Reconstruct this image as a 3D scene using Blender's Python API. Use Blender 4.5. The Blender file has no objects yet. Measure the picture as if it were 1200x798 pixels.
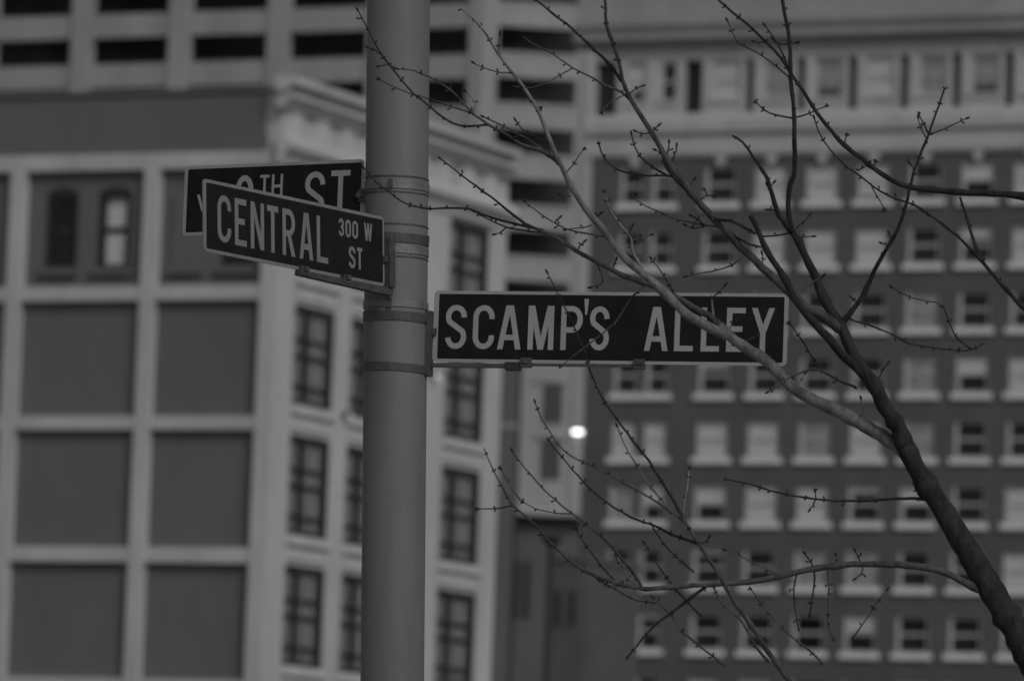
import bpy, bmesh, math, random
from mathutils import Vector, Matrix
random.seed(7)
S = bpy.context.scene
COL = S.collection
PI = math.pi
R = math.radians

# ------------------------------------------------------------------ camera
FPX = 7000.0                     # focal length in pixels of the 1200 px wide photograph
PITCH = math.atan(691/FPX)
ROLL = R(2.1)
CAMP = Vector((0, 0, 1.6))
CR = Matrix.Rotation(PI/2+PITCH, 3, 'X') @ Matrix.Rotation(ROLL, 3, 'Z')
cd = bpy.data.cameras.new('camera')
cam = bpy.data.objects.new('camera', cd); COL.objects.link(cam)
cam.matrix_world = Matrix.Translation(CAMP) @ CR.to_4x4()
cd.sensor_width = 36; cd.lens = FPX/1200*36
cd.clip_start = 0.5; cd.clip_end = 6000
cd.dof.use_dof = True; cd.dof.focus_distance = 18.9; cd.dof.aperture_fstop = 5.4
S.camera = cam

# ------------------------------------------------------------------ sky, sun, exposure
SUN_EL, SUN_AZ = R(38), R(152)    # azimuth clockwise from +Y: the sun stands behind the camera, a little to the right
w = bpy.data.worlds.new('World'); S.world = w; w.use_nodes = True
nt = w.node_tree; bg = nt.nodes['Background']
sky = nt.nodes.new('ShaderNodeTexSky'); sky.sky_type = 'NISHITA'; sky.sun_disc = False
sky.sun_elevation = SUN_EL; sky.sun_rotation = SUN_AZ; sky.air_density = 1.5; sky.dust_density = 4
bw = nt.nodes.new('ShaderNodeRGBToBW')           # black and white photograph: a neutral grey overcast sky
nt.links.new(sky.outputs[0], bw.inputs[0]); nt.links.new(bw.outputs[0], bg.inputs[0])
bg.inputs[1].default_value = 0.07
ld = bpy.data.lights.new('sun', 'SUN'); ld.energy = 0.9; ld.angle = R(14)
lo = bpy.data.objects.new('sun', ld); COL.objects.link(lo)
sd = Vector((math.sin(SUN_AZ)*math.cos(SUN_EL), math.cos(SUN_AZ)*math.cos(SUN_EL), math.sin(SUN_EL)))
lo.rotation_euler = sd.to_track_quat('Z', 'Y').to_euler()
S.view_settings.view_transform = 'Standard'; S.view_settings.look = 'None'
S.view_settings.exposure = -0.32; S.view_settings.gamma = 1

# ------------------------------------------------------------------ helpers: rays
def ray(px, py): return CR @ Vector(((px-600)/FPX, (399-py)/FPX, -1))
def at(px, py, Y):
    d = ray(px, py); return CAMP + d*(Y/d.y)
def uz(F, px, py, off=0.0):
    """pixel of the photo -> (u, z) on the facade plane y=off of frame F"""
    I = F.inverted(); o = I @ CAMP; d = I.to_3x3() @ ray(px, py)
    t = (off-o.y)/d.y; p = o+d*t
    return p.x, p.z

# ------------------------------------------------------------------ helpers: objects
def link(o, parent=None, M=None):
    COL.objects.link(o)
    if parent is not None: o.parent = parent
    if M is not None: o.matrix_local = M
    return o
def tag(o, label=None, cat=None, group=None, kind=None):
    if label: o['label'] = label
    if cat: o['category'] = cat
    if group: o['group'] = group
    if kind: o['kind'] = kind
    return o
def empty(name, loc, rz=0, **k):
    o = bpy.data.objects.new(name, None); COL.objects.link(o)
    o.location = loc; o.rotation_euler = (0, 0, rz); o.empty_display_size = .2
    return tag(o, **k)
class MB:
    def __init__(s): s.v = []; s.f = []
    def add(s, vs, fs):
        n = len(s.v); s.v += [tuple(v) for v in vs]; s.f += [tuple(i+n for i in f) for f in fs]; return s
    def quad(s, a, b, c, d): return s.add([a, b, c, d], [(0, 1, 2, 3)])
    def box(s, x0, x1, y0, y1, z0, z1):
        return s.add([(x0,y0,z0),(x1,y0,z0),(x1,y1,z0),(x0,y1,z0),(x0,y0,z1),(x1,y0,z1),(x1,y1,z1),(x0,y1,z1)],
                     [(0,1,2,3)[::-1],(4,5,6,7),(0,1,5,4),(1,2,6,5),(2,3,7,6),(3,0,4,7)])
    def prism(s, pts, y0, y1):
        """outline pts (x, z), counter clockwise seen from -y, extruded from y0 (front) to y1"""
        n = len(pts); vs = [(x, y0, z) for x, z in pts]+[(x, y1, z) for x, z in pts]
        fs = [tuple(range(n)), tuple(range(2*n-1, n-1, -1))]
        fs += [(i+n, (i+1) % n+n, (i+1) % n, i) for i in range(n)]
        return s.add(vs, fs)
    def profile(s, prof, x0, x1):
        """profile (y, z) swept along x"""
        n = len(prof); vs = [(x0, y, z) for y, z in prof]+[(x1, y, z) for y, z in prof]
        fs = [(i, (i+1) % n, (i+1) % n+n, i+n) for i in range(n)]+[tuple(range(n))[::-1], tuple(range(n, 2*n))]
        return s.add(vs, fs)
    def tube(s, pts, rads, n=8, cap=True):
        T = None; rings = []; b = len(s.v); m = len(pts); nn = None
        for i, p in enumerate(pts):
            t = (pts[min(i+1, m-1)]-pts[max(i-1, 0)]).normalized()
            if nn is None:
                nn = t.cross(Vector((0, 1, 0)))
                if nn.length < .1: nn = t.cross(Vector((1, 0, 0)))
            nn = (nn-t*nn.dot(t)).normalized(); bb = t.cross(nn)
            for k in range(n):
                a = 2*PI*k/n
                s.v.append(tuple(p+(nn*math.cos(a)+bb*math.sin(a))*rads[i]))
        for i in range(m-1):
            for k in range(n):
                a = b+i*n+k; c = b+i*n+(k+1) % n
                s.f.append((a, c, c+n, a+n))
        if cap:
            s.f.append(tuple(b+k for k in range(n))[::-1]); s.f.append(tuple(b+(m-1)*n+k for k in range(n)))
        return s
    def mesh(s, name, mat, smooth=False):
        me = bpy.data.meshes.new(name); me.from_pydata(s.v, [], s.f); me.materials.append(mat)
        bm = bmesh.new(); bm.from_mesh(me); bmesh.ops.recalc_face_normals(bm, faces=bm.faces); bm.to_mesh(me); bm.free()
        if smooth:
            for p in me.polygons: p.use_smooth = True
        return me
    def build(s, name, mat, parent=None, M=None, smooth=False, bevel=0):
        o = bpy.data.objects.new(name, s.mesh(name, mat, smooth)); link(o, parent, M)
        if bevel:
            m = o.modifiers.new('bevel', 'BEVEL'); m.width = bevel; m.segments = 2; m.limit_method = 'ANGLE'
        return o
def inst(name, me, parent, M):
    return link(bpy.data.objects.new(name, me), parent, M)

# ------------------------------------------------------------------ materials (all neutral greys: the photograph is black and white)
def mat(name, base, rough=.8, scale=3.0, amt=.25, stretch=1.0, bump=0, spec=.3, metal=0, brick=None):
    m = bpy.data.materials.new(name); m.use_nodes = True
    n = m.node_tree; p = n.nodes['Principled BSDF']; L = n.links.new
    p.inputs['Roughness'].default_value = rough; p.inputs['Specular IOR Level'].default_value = spec
    p.inputs['Metallic'].default_value = metal
    tc = n.nodes.new('ShaderNodeTexCoord'); mp = n.nodes.new('ShaderNodeMapping')
    mp.inputs['Scale'].default_value = (1, 1, 1/stretch)
    L(tc.outputs['Object'], mp.inputs[0])
    no = n.nodes.new('ShaderNodeTexNoise'); no.inputs['Scale'].default_value = scale; no.inputs['Detail'].default_value = 6
    no.inputs['Roughness'].default_value = .65
    L(mp.outputs[0], no.inputs[0])
    mr = n.nodes.new('ShaderNodeMapRange'); mr.inputs[1].default_value = .3; mr.inputs[2].default_value = .7
    mr.inputs[3].default_value = base*(1-amt); mr.inputs[4].default_value = base*(1+amt)
    L(no.outputs[0], mr.inputs[0])
    out = mr.outputs[0]
    if brick:
        sp = n.nodes.new('ShaderNodeSeparateXYZ'); L(tc.outputs['Object'], sp.inputs[0])
        ad = n.nodes.new('ShaderNodeMath'); L(sp.outputs[0], ad.inputs[0]); L(sp.outputs[1], ad.inputs[1])
        cb = n.nodes.new('ShaderNodeCombineXYZ'); L(ad.outputs[0], cb.inputs[0]); L(sp.outputs[2], cb.inputs[1])
        br = n.nodes.new('ShaderNodeTexBrick'); L(cb.outputs[0], br.inputs[0])
        br.inputs['Color1'].default_value = (.86, .86, .86, 1); br.inputs['Color2'].default_value = (1.1, 1.1, 1.1, 1)
        br.inputs['Mortar'].default_value = (1.2, 1.2, 1.2, 1); br.inputs['Scale'].default_value = 1
        br.inputs['Brick Width'].default_value = brick[0]; br.inputs['Row Height'].default_value = brick[1]
        br.inputs['Mortar Size'].default_value = brick[2]
        b2 = n.nodes.new('ShaderNodeRGBToBW'); L(br.outputs[0], b2.inputs[0])
        mu = n.nodes.new('ShaderNodeMath'); mu.operation = 'MULTIPLY'; L(out, mu.inputs[0]); L(b2.outputs[0], mu.inputs[1])
        out = mu.outputs[0]
    L(out, p.inputs['Base Color'])
    if bump:
        bp = n.nodes.new('ShaderNodeBump'); bp.inputs['Strength'].default_value = bump; bp.inputs['Distance'].default_value = .02
        L(no.outputs[0], bp.inputs['Height']); L(bp.outputs[0], p.inputs['Normal'])
    return m
def glass_mat(name, refl=.10):
    m = bpy.data.materials.new(name); m.use_nodes = True; n = m.node_tree; n.nodes.clear(); L = n.links.new
    o = n.nodes.new('ShaderNodeOutputMaterial'); mx = n.nodes.new('ShaderNodeMixShader')
    t = n.nodes.new('ShaderNodeBsdfTransparent'); t.inputs[0].default_value = (.93, .93, .93, 1)
    g = n.nodes.new('ShaderNodeBsdfGlossy'); g.inputs['Roughness'].default_value = .08
    f = n.nodes.new('ShaderNodeLayerWeight'); f.inputs[0].default_value = .5      # facing, the same from both sides
    pw_ = n.nodes.new('ShaderNodeMath'); pw_.operation = 'POWER'; pw_.inputs[1].default_value = 4; L(f.outputs[1], pw_.inputs[0])
    ad = n.nodes.new('ShaderNodeMath'); ad.operation = 'MULTIPLY_ADD'; ad.inputs[1].default_value = .6; ad.inputs[2].default_value = refl
    L(pw_.outputs[0], ad.inputs[0]); L(ad.outputs[0], mx.inputs[0]); L(t.outputs[0], mx.inputs[1]); L(g.outputs[0], mx.inputs[2]); L(mx.outputs[0], o.inputs[0])
    return m
def emit_mat(name, s):
    m = bpy.data.materials.new(name); m.use_nodes = True; n = m.node_tree; n.nodes.clear()
    o = n.nodes.new('ShaderNodeOutputMaterial'); e = n.nodes.new('ShaderNodeEmission'); e.inputs[1].default_value = s
    n.links.new(e.outputs[0], o.inputs[0]); return m

M_stone = mat('limestone', .48, .85, .6, .16, 3, .1)
M_stone2 = mat('limestone_trim', .54, .85, .9, .12, 2)
M_infill = mat('painted_infill', .14, .9, .35, .09, 2)
M_brick = mat('dark_brick', .1, .9, .5, .14, 1.5, brick=(.24, .08, .012))
M_terra = mat('terracotta_trim', .46, .8, .7, .14, 2)
M_conc = mat('garage_concrete', .33, .9, .4, .14, 4)
M_conc2 = mat('grey_concrete', .115, .9, .5, .15, 4)
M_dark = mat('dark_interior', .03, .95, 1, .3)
M_garage = mat('garage_interior', .28, .95, .3, .4)
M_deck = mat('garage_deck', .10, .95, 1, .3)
M_white = mat('white_window_paint', .46, .6, 4, .1)
M_sill = mat('stone_sill', .72, .8, 2, .12)
M_blind = mat('roller_blind', .8, .9, 1.3, .12)
M_blind_refl = mat('dim_blind_and_reflection', .42, .9, 1.5, .2, 3)  # dim blinds; behind the steel sashes it paints the sky's reflection
M_steel = mat('dark_steel_sash', .03, .5, 3, .2)
M_glass = glass_mat('window_glass', .03)
M_pole = mat('grey_pole_paint', .14, .55, 7, .16, 5, .12, .4)
M_galv = mat('galvanised_steel', .17, .5, 30, .25, 1, .15, .5, .4)
M_bracket = mat('weathered_bracket', .07, .55, 25, .3, 1, .2, .4, .2)
M_signface = mat('sign_face', .012, .5, 12, .35, 1, 0, .12)
M_signwhite = mat('sign_white', .29, .45, 18, .10, 3, 0, .3)
M_signdim = mat('sign_white_darker', .19, .45, 18, .14, 3, 0, .3)  # darker white, used on one sign alone
M_bark = mat('dark_bark', .024, .85, 30, .7, 2, .8)
M_barkl = mat('pale_bark', .165, .85, 28, .6, 2, .8)
M_barkm = mat('grey_bark', .065, .85, 30, .65, 2, .8)
M_asphalt = mat('asphalt', .05, .9, 5, .3, 1, .2)
M_pave = mat('pavement_concrete', .28, .9, 2, .15, 1, .1)
M_ground = mat('ground_earth', .12, .95, .5, .25)
M_paint = mat('road_paint', .6, .7, 6, .15)
M_lamp = emit_mat('lit_lamp', 5)
M_glint = emit_mat('glint_glow', .7)  # glow standing in for two faint glints

# ------------------------------------------------------------------ ground, road, pavements
GA = R(-24)                       # the street grid is turned 24 degrees
def sheet(name, mt, x0, x1, y0, y1, z, M=None, thick=0):
    b = MB()
    if thick: b.box(x0, x1, y0, y1, z-thick, z)
    else: b.quad((x0, y0, z), (x1, y0, z), (x1, y1, z), (x0, y1, z))
    return tag(b.build(name, mt, None, M), kind='structure')
GM = Matrix.Translation((0, 19, 0)) @ Matrix.Rotation(GA, 4, 'Z')
sheet('ground', M_ground, -3000, 3000, -3000, 3000, 0)
sheet('road', M_asphalt, -400, 400, 3, 15, .004, GM)
sheet('pavement', M_pave, -400, 400, -22, 2.85, .13, GM, .13)
sheet('kerb', M_pave, -400, 400, 2.86, 3.0, .14, GM, .14)
sheet('pavement_far', M_pave, -400, 400, 15.15, 21, .13, GM, .13)
sheet('kerb_far', M_pave, -400, 400, 15.0, 15.14, .14, GM, .14)
lm = MB()
for i in range(-40, 40): lm.quad((i*6, 8.93, .009), (i*6+3, 8.93, .009), (i*6+3, 9.07, .009), (i*6, 9.07, .009))
tag(lm.build('lane_marking', M_paint, None, GM), kind='structure')

# ------------------------------------------------------------------ facade tools
def wall_open(mb, x0, x1, z0, z1, ops, y=0.0, depth=.3):
    """front sheet with real openings and their reveals; y grows inward"""
    xs = sorted(set([x0, x1]+[min(max(v, x0), x1) for o in ops for v in o[:2]]))
    zs = sorted(set([z0, z1]+[min(max(v, z0), z1) for o in ops for v in o[2:4]]))
    for j in range(len(zs)-1):
        run = None
        for i in range(len(xs)-1):
            cx = (xs[i]+xs[i+1])/2; cz = (zs[j]+zs[j+1])/2
            hole = any(o[0] < cx < o[1] and o[2] < cz < o[3] for o in ops)
            if not hole and run is None: run = xs[i]
            if hole and run is not None:
                mb.quad((run, y, zs[j]), (xs[i], y, zs[j]), (xs[i], y, zs[j+1]), (run, y, zs[j+1])); run = None
        if run is not None:
            mb.quad((run, y, zs[j]), (x1, y, zs[j]), (x1, y, zs[j+1]), (run, y, zs[j+1]))
    for a, b, c, d in [o[:4] for o in ops]:
        Y = y+depth
        mb.quad((a, y, c), (a, y, d), (a, Y, d), (a, Y, c)); mb.quad((b, y, c), (b, Y, c), (b, Y, d), (b, y, d))
        mb.quad((a, y, c), (a, Y, c), (b, Y, c), (b, y, c)); mb.quad((a, y, d), (b, y, d), (b, Y, d), (a, Y, d))
_cache = {}
def cached(key, fn):
    if key not in _cache: _cache[key] = fn()
    return _cache[key]
def rnd3(*a): return tuple(round(x, 3) for x in a)

def sash_window(parent, F, u0, u1, z0, z1, blind=0.0, dim=False, sill=True, y=.09, fm=None):
    """double hung window: window frame > pane, blind, sill"""
    W, H = u1-u0, z1-z0; k = rnd3(W, H)
    def frame():
        b = MB(); t = .11
        b.box(0, t, y, y+.12, 0, H); b.box(W-t, W, y, y+.12, 0, H)
        b.box(t, W-t, y, y+.12, H-t, H); b.box(t, W-t, y, y+.12, 0, .08)
        m = H*.5
        b.box(t, W-t, y+.02, y+.10, m-.06, m+.06)
        b.box(t, t+.05, y+.03, y+.1, .08, m-.06); b.box(W-t-.05, W-t, y+.03, y+.1, .08, m-.06)
        b.box(t, t+.05, y+.05, y+.1, m+.06, H-t); b.box(W-t-.05, W-t, y+.05, y+.1, m+.06, H-t)
        return b.mesh('window', fm or M_white)
    M = F @ Matrix.Translation((u0, 0, z0))
    wo = inst('window', cached(('fr', k, y, fm and fm.name), frame), parent, M)
    I = Matrix.Identity(4)
    inst('pane', cached(('pn', k, y), lambda: MB().box(.1, W-.1, y+.07, y+.078, .06, H-.09).mesh('pane', M_glass)), wo, I)
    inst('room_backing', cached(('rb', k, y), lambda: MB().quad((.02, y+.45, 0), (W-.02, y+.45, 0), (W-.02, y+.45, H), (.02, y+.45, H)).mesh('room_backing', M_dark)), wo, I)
    if blind > 0:
        bl = round(blind, 2)
        def mk():
            b = MB(); zb = H-.1-(H-.2)*bl
            n = 7
            for i in range(n):       # slightly wavy cloth
                xa = .09+(W-.18)*i/n; xb = .09+(W-.18)*(i+1)/n
                ya = y+.095+.008*math.sin(i*2.1); yb = y+.095+.008*math.sin((i+1)*2.1)
                b.quad((xa, ya, zb), (xb, yb, zb), (xb, yb, H-.06), (xa, ya, H-.06))
            b.box(.09, W-.09, y+.09, y+.115, zb-.03, zb+.01)
            return b.mesh('blind', M_blind_refl if dim else M_blind)
        inst('blind', cached(('bl', k, bl, dim, y), mk), wo, I)
    if sill:
        inst('sill', cached(('si', k, y), lambda: MB().profile([(-.16, -.30), (-.16, -.03), (.3, .02), (.3, -.30)], -.175, W+.175).mesh('sill', M_sill)), wo, I)
    return wo

def steel_window(parent, F, u0, u1, z0, z1, light=1, y=.03):
    """tall dark steel sash with a thick mullion and three transoms"""
    W, H = u1-u0, z1-z0; k = rnd3(W, H)
    def frame():
        b = MB(); t = W*.07
        b.box(0, t, y, y+.09, 0, H); b.box(W-2.1*t, W, y, y+.09, 0, H)
        b.box(t, W-2.1*t, y, y+.14, H-t, H); b.box(t, W-2.1*t, y, y+.14, 0, t*.8)
        mx = W*.40; b.box(mx-W*.055, mx+W*.055, y+.004, y+.136, t*.8, H-t)
        for f, h in ((.66, .030), (.495, .036), (.185, .032)):
            b.box(t, mx-W*.055, y+.01, y+.13, H*f-H*h*.5, H*f+H*h*.5); b.box(mx+W*.055, W-2.1*t, y+.01, y+.13, H*f-H*h*.5, H*f+H*h*.5)
        for fx in (.25, .66):
            b.box(W*fx-.02, W*fx+.02, y+.05, y+.10, t*.8, H-t)
        return b.mesh('window', M_steel)
    wo = inst('window', cached(('sw', k), frame), parent, F @ Matrix.Translation((u0, 0, z0)))
    I = Matrix.Identity(4)
    inst('pane', cached(('spn', k), lambda: MB().box(.02, W-.02, y+.07, y+.078, .02, H-.02).mesh('pane', M_glass)), wo, I)
    inst('painted_reflection', cached(('scu', k, light), lambda: MB().quad((.02, y+.1, .02), (W-.02, y+.1, .02), (W-.02, y+.1, H-.02), (.02, y+.1, H-.02)).mesh('painted_reflection', M_blind_refl if light else M_dark)), wo, I)  # grey sheet that paints the sky's reflection in the glass
    return wo

# ------------------------------------------------------------------ building 1: pale stone building on the left
c0 = at(325, 340, 150)
B1 = empty('office_building', (c0.x, c0.y, 0), GA, label='pale stone corner building with blank dark wall panels, left of the grey pole', cat='building')
W1 = Matrix.Translation((c0.x, c0.y, 0)) @ Matrix.Rotation(GA, 4, 'Z')
F1 = Matrix.Identity(4)                       # front face: x to the left is negative, y inward
F2 = Matrix.Rotation(PI/2, 4, 'Z')            # right face: x recedes, y inward
W2 = W1 @ F2
def z1(px, py): return uz(W1, px, py)[1]
def u1_(px, py): return uz(W1, px, py)[0]
def z2(px, py): return uz(W2, px, py)[1]
def u2_(px, py): return uz(W2, px, py)[0]
def uw_(px, py): return uz(W2, px, py, .09)[0]     # on the window plane
ztop = z1(200, 110); belt = [(z1(250, 197), z1(250, 178)), (z1(250, 351), z1(250, 334)), (z1(240, 503), z1(240, 487)), (z1(235, 659), z1(235, 641))]
pitch1 = (belt[1][0]-belt[3][0])/2
belt.append((belt[3][0]-pitch1, belt[3][1]-pitch1)); belt.append((belt[4][0]-pitch1, belt[4][1]-pitch1))
pier_r = (u1_(303, 400), -.002)
pier_m = (u1_(170.5, 201), u1_(187.5, 201))
pw = pier_m[1]-pier_m[0]
bay2 = u1_(28, 260)
pier_l = (bay2-pw, bay2)
bayw = pier_m[0]-pier_l[1]
piers = [pier_m, pier_l]
x = pier_l[0]
while x > -26:
    piers.append((x-bayw-pw, x-bayw)); x -= bayw+pw
x_end = piers[-1][0]
# openings in the attic storey
za0, za1 = z1(130, 312), z1(130, 223)
wins = [(u1_(111.5, 265), u1_(148, 265)), (u1_(50.5, 265), u1_(86, 265))]
blindw = [(u1_(199, 265), u1_(233, 265)), (u1_(257, 265), u1_(294, 265))]
ww = wins[0][1]-wins[0][0]
extra = [(p[1]+bayw*.12, p[1]+bayw*.12+ww) for p in piers[2:]]+[(p[1]+bayw*.55, p[1]+bayw*.55+ww) for p in piers[2:]]
ops = [(a, b, za0, za1) for a, b in wins+extra+[blindw[1]]]
b = MB(); wall_open(b, x_end, pier_r[0], belt[1][0], belt[0][1], ops, .22, .35)
b.build('attic_wall', M_infill, B1)
# bricked up arch: a shallow plate of brick with its own arched edge
def arch_pts(a, b_, zz0, zz1, rise=.18, n=8):
    pts = [(a, zz0), (b_, zz0)]
    for i in range(n+1):
        t = i/n; pts.append((b_+(a-b_)*t, zz1-rise+rise*math.sin(PI*t)**.7))
    return pts
bb = MB().prism(arch_pts(blindw[0][0], blindw[0][1], za0, za1+.08), .13, .219); bb.build('bricked_up_window', M_infill, B1)
for a, b_ in [blindw[0], blindw[1]]+wins+extra:
    MB().box(a-.1, b_+.1, .06, .23, za0-.2, za0-.02).build('sill', M_infill, B1)
for a, b_ in wins+extra+[blindw[1]]:
    wo = sash_window(B1, Matrix.Translation((0, .22, 0)), a, b_, za0, za1, .0 if a != wins[0][0] else .99, False, False, y=.03, fm=M_steel)
    fr = MB()
    # dark arched head and steel coloured surround
    fr.prism([(0, za1-za0-.16)]+[(ww*(i/8), za1-za0-.02+.14*math.sin(PI*i/8)**.7) for i in range(9)][::1]+[(ww, za1-za0-.16)], -.03, .1)
    fr.box(0, .12, -.02, .1, 0, za1-za0-.16); fr.box(ww-.06, ww, -.02, .1, 0, za1-za0-.16)
    fr.build('arched_surround', M_steel, wo)
# parapet field above belt 0
MB().box(x_end, u1_(322, 130), .05, .5, belt[0][1], ztop).build('parapet', M_infill, B1)
st = (u1_(313.5, 165), z1(313, 153))
MB().box(u1_(322, 130)+.003, -.003, .0, .5, belt[0][1], ztop+.2).build('corner_quoin', M_stone, B1)
MB().box(st[0], u1_(322, 130)+.002, .02, .048, belt[0][1], st[1]).build('corner_block', M_stone, B1)
MB().box(x_end, u1_(322, 130), -.03, .6, ztop, ztop+.12).build('parapet_coping', M_infill, B1)
# belts, piers, infill panels
for i, (a, b_) in enumerate(belt):
    MB().box(x_end, pier_r[0]-.002 if i else -.003, -.02, .3, a, b_).build('belt_course', M_stone, B1)
zb = 0.0
for (a, b_) in piers:
    MB().box(a, b_, -.05, .3, zb, belt[0][0]-.002).build('pier', M_stone, B1)
MB().box(pier_r[0], pier_r[1], -.06, .3, zb, belt[0][0]-.002).build('pier', M_stone, B1)
lim = [pier_r[0]]+[v for p in piers for v in p][::1]
edges = [(pier_m[1], pier_r[0])]+[(piers[i+1][1], piers[i][0]) for i in range(len(piers)-1)]
for (a, b_) in edges:
    for j in range(1, len(belt)-1):
        MB().box(a+.002, b_-.002, .2, .4, belt[j+1][1]+.002, belt[j][0]-.002).build('infill_panel', M_infill, B1)
    MB().box(a+.002, b_-.002, .2, .4, 0, belt[-1][0]-.002).build('infill_panel', M_infill, B1)
# right face
uE = u2_(588, 470)
A = (uw_(341.5, 412), uw_(390.5, 412)); A2 = (uw_(408, 420), uw_(457, 420)); B_ = (uw_(518.5, 460), uw_(566, 460))
zt = z2(345.6, 354.5); zbt = z2(341.3, 471.8); zt3 = z2(333, 659.6)
ph = (zt-zt3)/2
rows2 = [(zbt+ph*k, zt+ph*k) for k in (1, 0, -1, -2, -3, -4) if zbt+ph*k > .5]
zc = z2(335, 111)                       # cornice shadow line
zfb = z2(333, 170)                      # frieze base moulding
ops2 = [(a, b_, r0, r1) for (a, b_) in (A, A2, B_) for r0, r1 in rows2]
b = MB(); wall_open(b, .02, uE, 0, zfb, ops2, .06, .3)
# body behind
xl = x_end
b.build('spandrel_wall', M_stone, B1, F2)
pe = [(.0, A[0]), (A[1], A2[0]), (A2[1], B_[0]), (B_[1], uE)]
for a, b_ in pe:
    q = MB(); q.box(a+.04, b_-.04, .01, .059, 0, zfb-.5)
    q.box(a+.22, b_-.22, -.02, .009, 0, zfb-.55)
    q.build('pier', M_stone, B1, F2)
for a, b_ in (A, A2, B_):
    for r0, r1 in rows2:
        steel_window(B1, F2 @ Matrix.Translation((0, .06, 0)), a, b_, r0, r1)
        MB().profile([(-.06, -.24), (-.06, -.05), (.09, .0), (.09, -.24)], a-.02, b_+.02).build('sill', M_stone2, B1, F2 @ Matrix.Translation((0, 0, r0)))
        MB().box(a+.1, b_-.1, .0, .059, r0-.62, r0-.42).build('spandrel_band', M_stone2, B1, F2)
MB().profile([(.059, zfb-.5), (-.05, zfb-.5), (-.10, zfb-.32), (-.34, zfb-.08), (-.34, zfb+.08), (-.05, zfb+.26), (.059, zfb+.26)], -.25, uE).build('frieze_moulding', M_stone2, B1, F2)
b = MB(); b.box(.03, uE, .03, .5, zfb+.26, zc+.1)
b.build('frieze', M_stone, B1, F2)
n = 9
for i in range(n):
    a = .35+(uE-.5)*i/n; MB().box(a, a+(uE-.5)/n*.42, -.07, .029, zfb+.262, zc-.38).build('frieze_block', M_stone2, B1, F2)
MB().profile([(.1, zc-.36), (-.12, zc-.36), (-.18, zc-.2), (-.36, zc-.12), (-.36, zc+.0), (-.16, zc+.02), (.1, zc+.04)], -.3, uE-.1).build('cornice', M_stone, B1, F2)
MB().profile([(.1, zc+.042), (-.22, zc+.042), (-.26, zc+.12), (-.5, zc+.2), (-.5, zc+.40), (.1, zc+.46)], -.4, uE-.4).build('cornice_cap', M_stone, B1, F2)
MB().box(u2_(393, 110), uE-3.2, .3, .6, zc+.3, z2(400, 104)).build('parapet_block', M_stone, B1, F2)
b = MB(); b.quad((x_end, .5, ztop-.6), (-.5, .5, ztop-.6), (-.5, uE-.2, ztop-.6), (x_end, uE-.2, ztop-.6))
b.quad((x_end, .4, 0), (x_end, uE, 0), (x_end, uE, ztop), (x_end, .4, ztop)); b.quad((x_end, uE-.01, 0), (-.05, uE-.01, 0), (-.05, uE-.01, ztop), (x_end, uE-.01, ztop))
b.build('rear_wall', M_infill, B1)

# ------------------------------------------------------------------ building 2: dark brick hotel on the right
h0 = at(689.5, 330, 280)
B2 = empty('hotel_building', (h0.x, h0.y, 0), GA, label='dark brick block with rows of white sash windows, on the right', cat='building')
WH = Matrix.Translation((h0.x, h0.y, 0)) @ Matrix.Rotation(GA, 4, 'Z')
H = lambda px, py: uz(WH, px, py)
I4 = Matrix.Identity(4)
zs1 = H(845, 237.5)[1]; zs8 = H(822, 761)[1]; rp = (zs1-zs8)/7
hh = H(845, 195)[1]-H(845, 237.5)[1]
ul = H(826, 215)[0]; ur = H(1005, 215)[0]; cp = (ur-ul)/3; cw = H(863, 215)[0]-ul
cols = [(H(727, 215)[0], H(755.5, 215)[0]), (H(764, 215)[0], H(791, 215)[0])]+[(ul+cp*k, ul+cp*k+cw) for k in range(9)]
x_r = cols[-1][1]+1.2
nrow = min(12, int(zs1/rp)+1)
pat = [[0, .2, 0, 1, 1, .9, 0, .5, 1, 0, 1], [0, 0, 0, 1, 1, 1, 0, .3, 1, 1, 0], [.5, .5, 1, .4, 0, 0, 1, 0, 0, 1, 1], [0, 0, .25, 0, 0, 0, 1, .5, 1, 0, 0],
       [1, 1, 1, 1, 1, 1, 1, 0, 0, 1, 1], [1, .58, .56, 1, 1, .15, .5, 0, 1, 0, 1], [0, 0, .1, 0, 1, 1, 0, 0, 1, 1, 0], [0, .1, 0, 0, 0, .4, 0, 0, 0, 1, 1]]
while len(pat) < 12: pat.append([random.choice((0, .4, 1)) for _ in range(11)])
opsH = [(a, b_, zs1-rp*r, zs1-rp*r+hh) for r in range(nrow) for a, b_ in cols]
zbr = H(760, 185.5)[1]
b = MB(); wall_open(b, 0, x_r, 0, zbr, opsH, 0, .62)
b.quad((0, 0, 0), (0, 22, 0), (0, 22, zbr), (0, 0, zbr)); b.quad((x_r, 0, 0), (x_r, 22, 0), (x_r, 22, zbr), (x_r, 0, zbr))
b.build('brick_wall', M_brick, B2)
for r in range(nrow):
    for c, (a, b_) in enumerate(cols):
        pz = pat[r][c]
        sash_window(B2, I4, a, b_, zs1-rp*r, zs1-rp*r+hh, pz, (r, c) in {(2, 6), (6, 5), (6, 4), (3, 6), (4, 6), (5, 0), (4, 4)})
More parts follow.
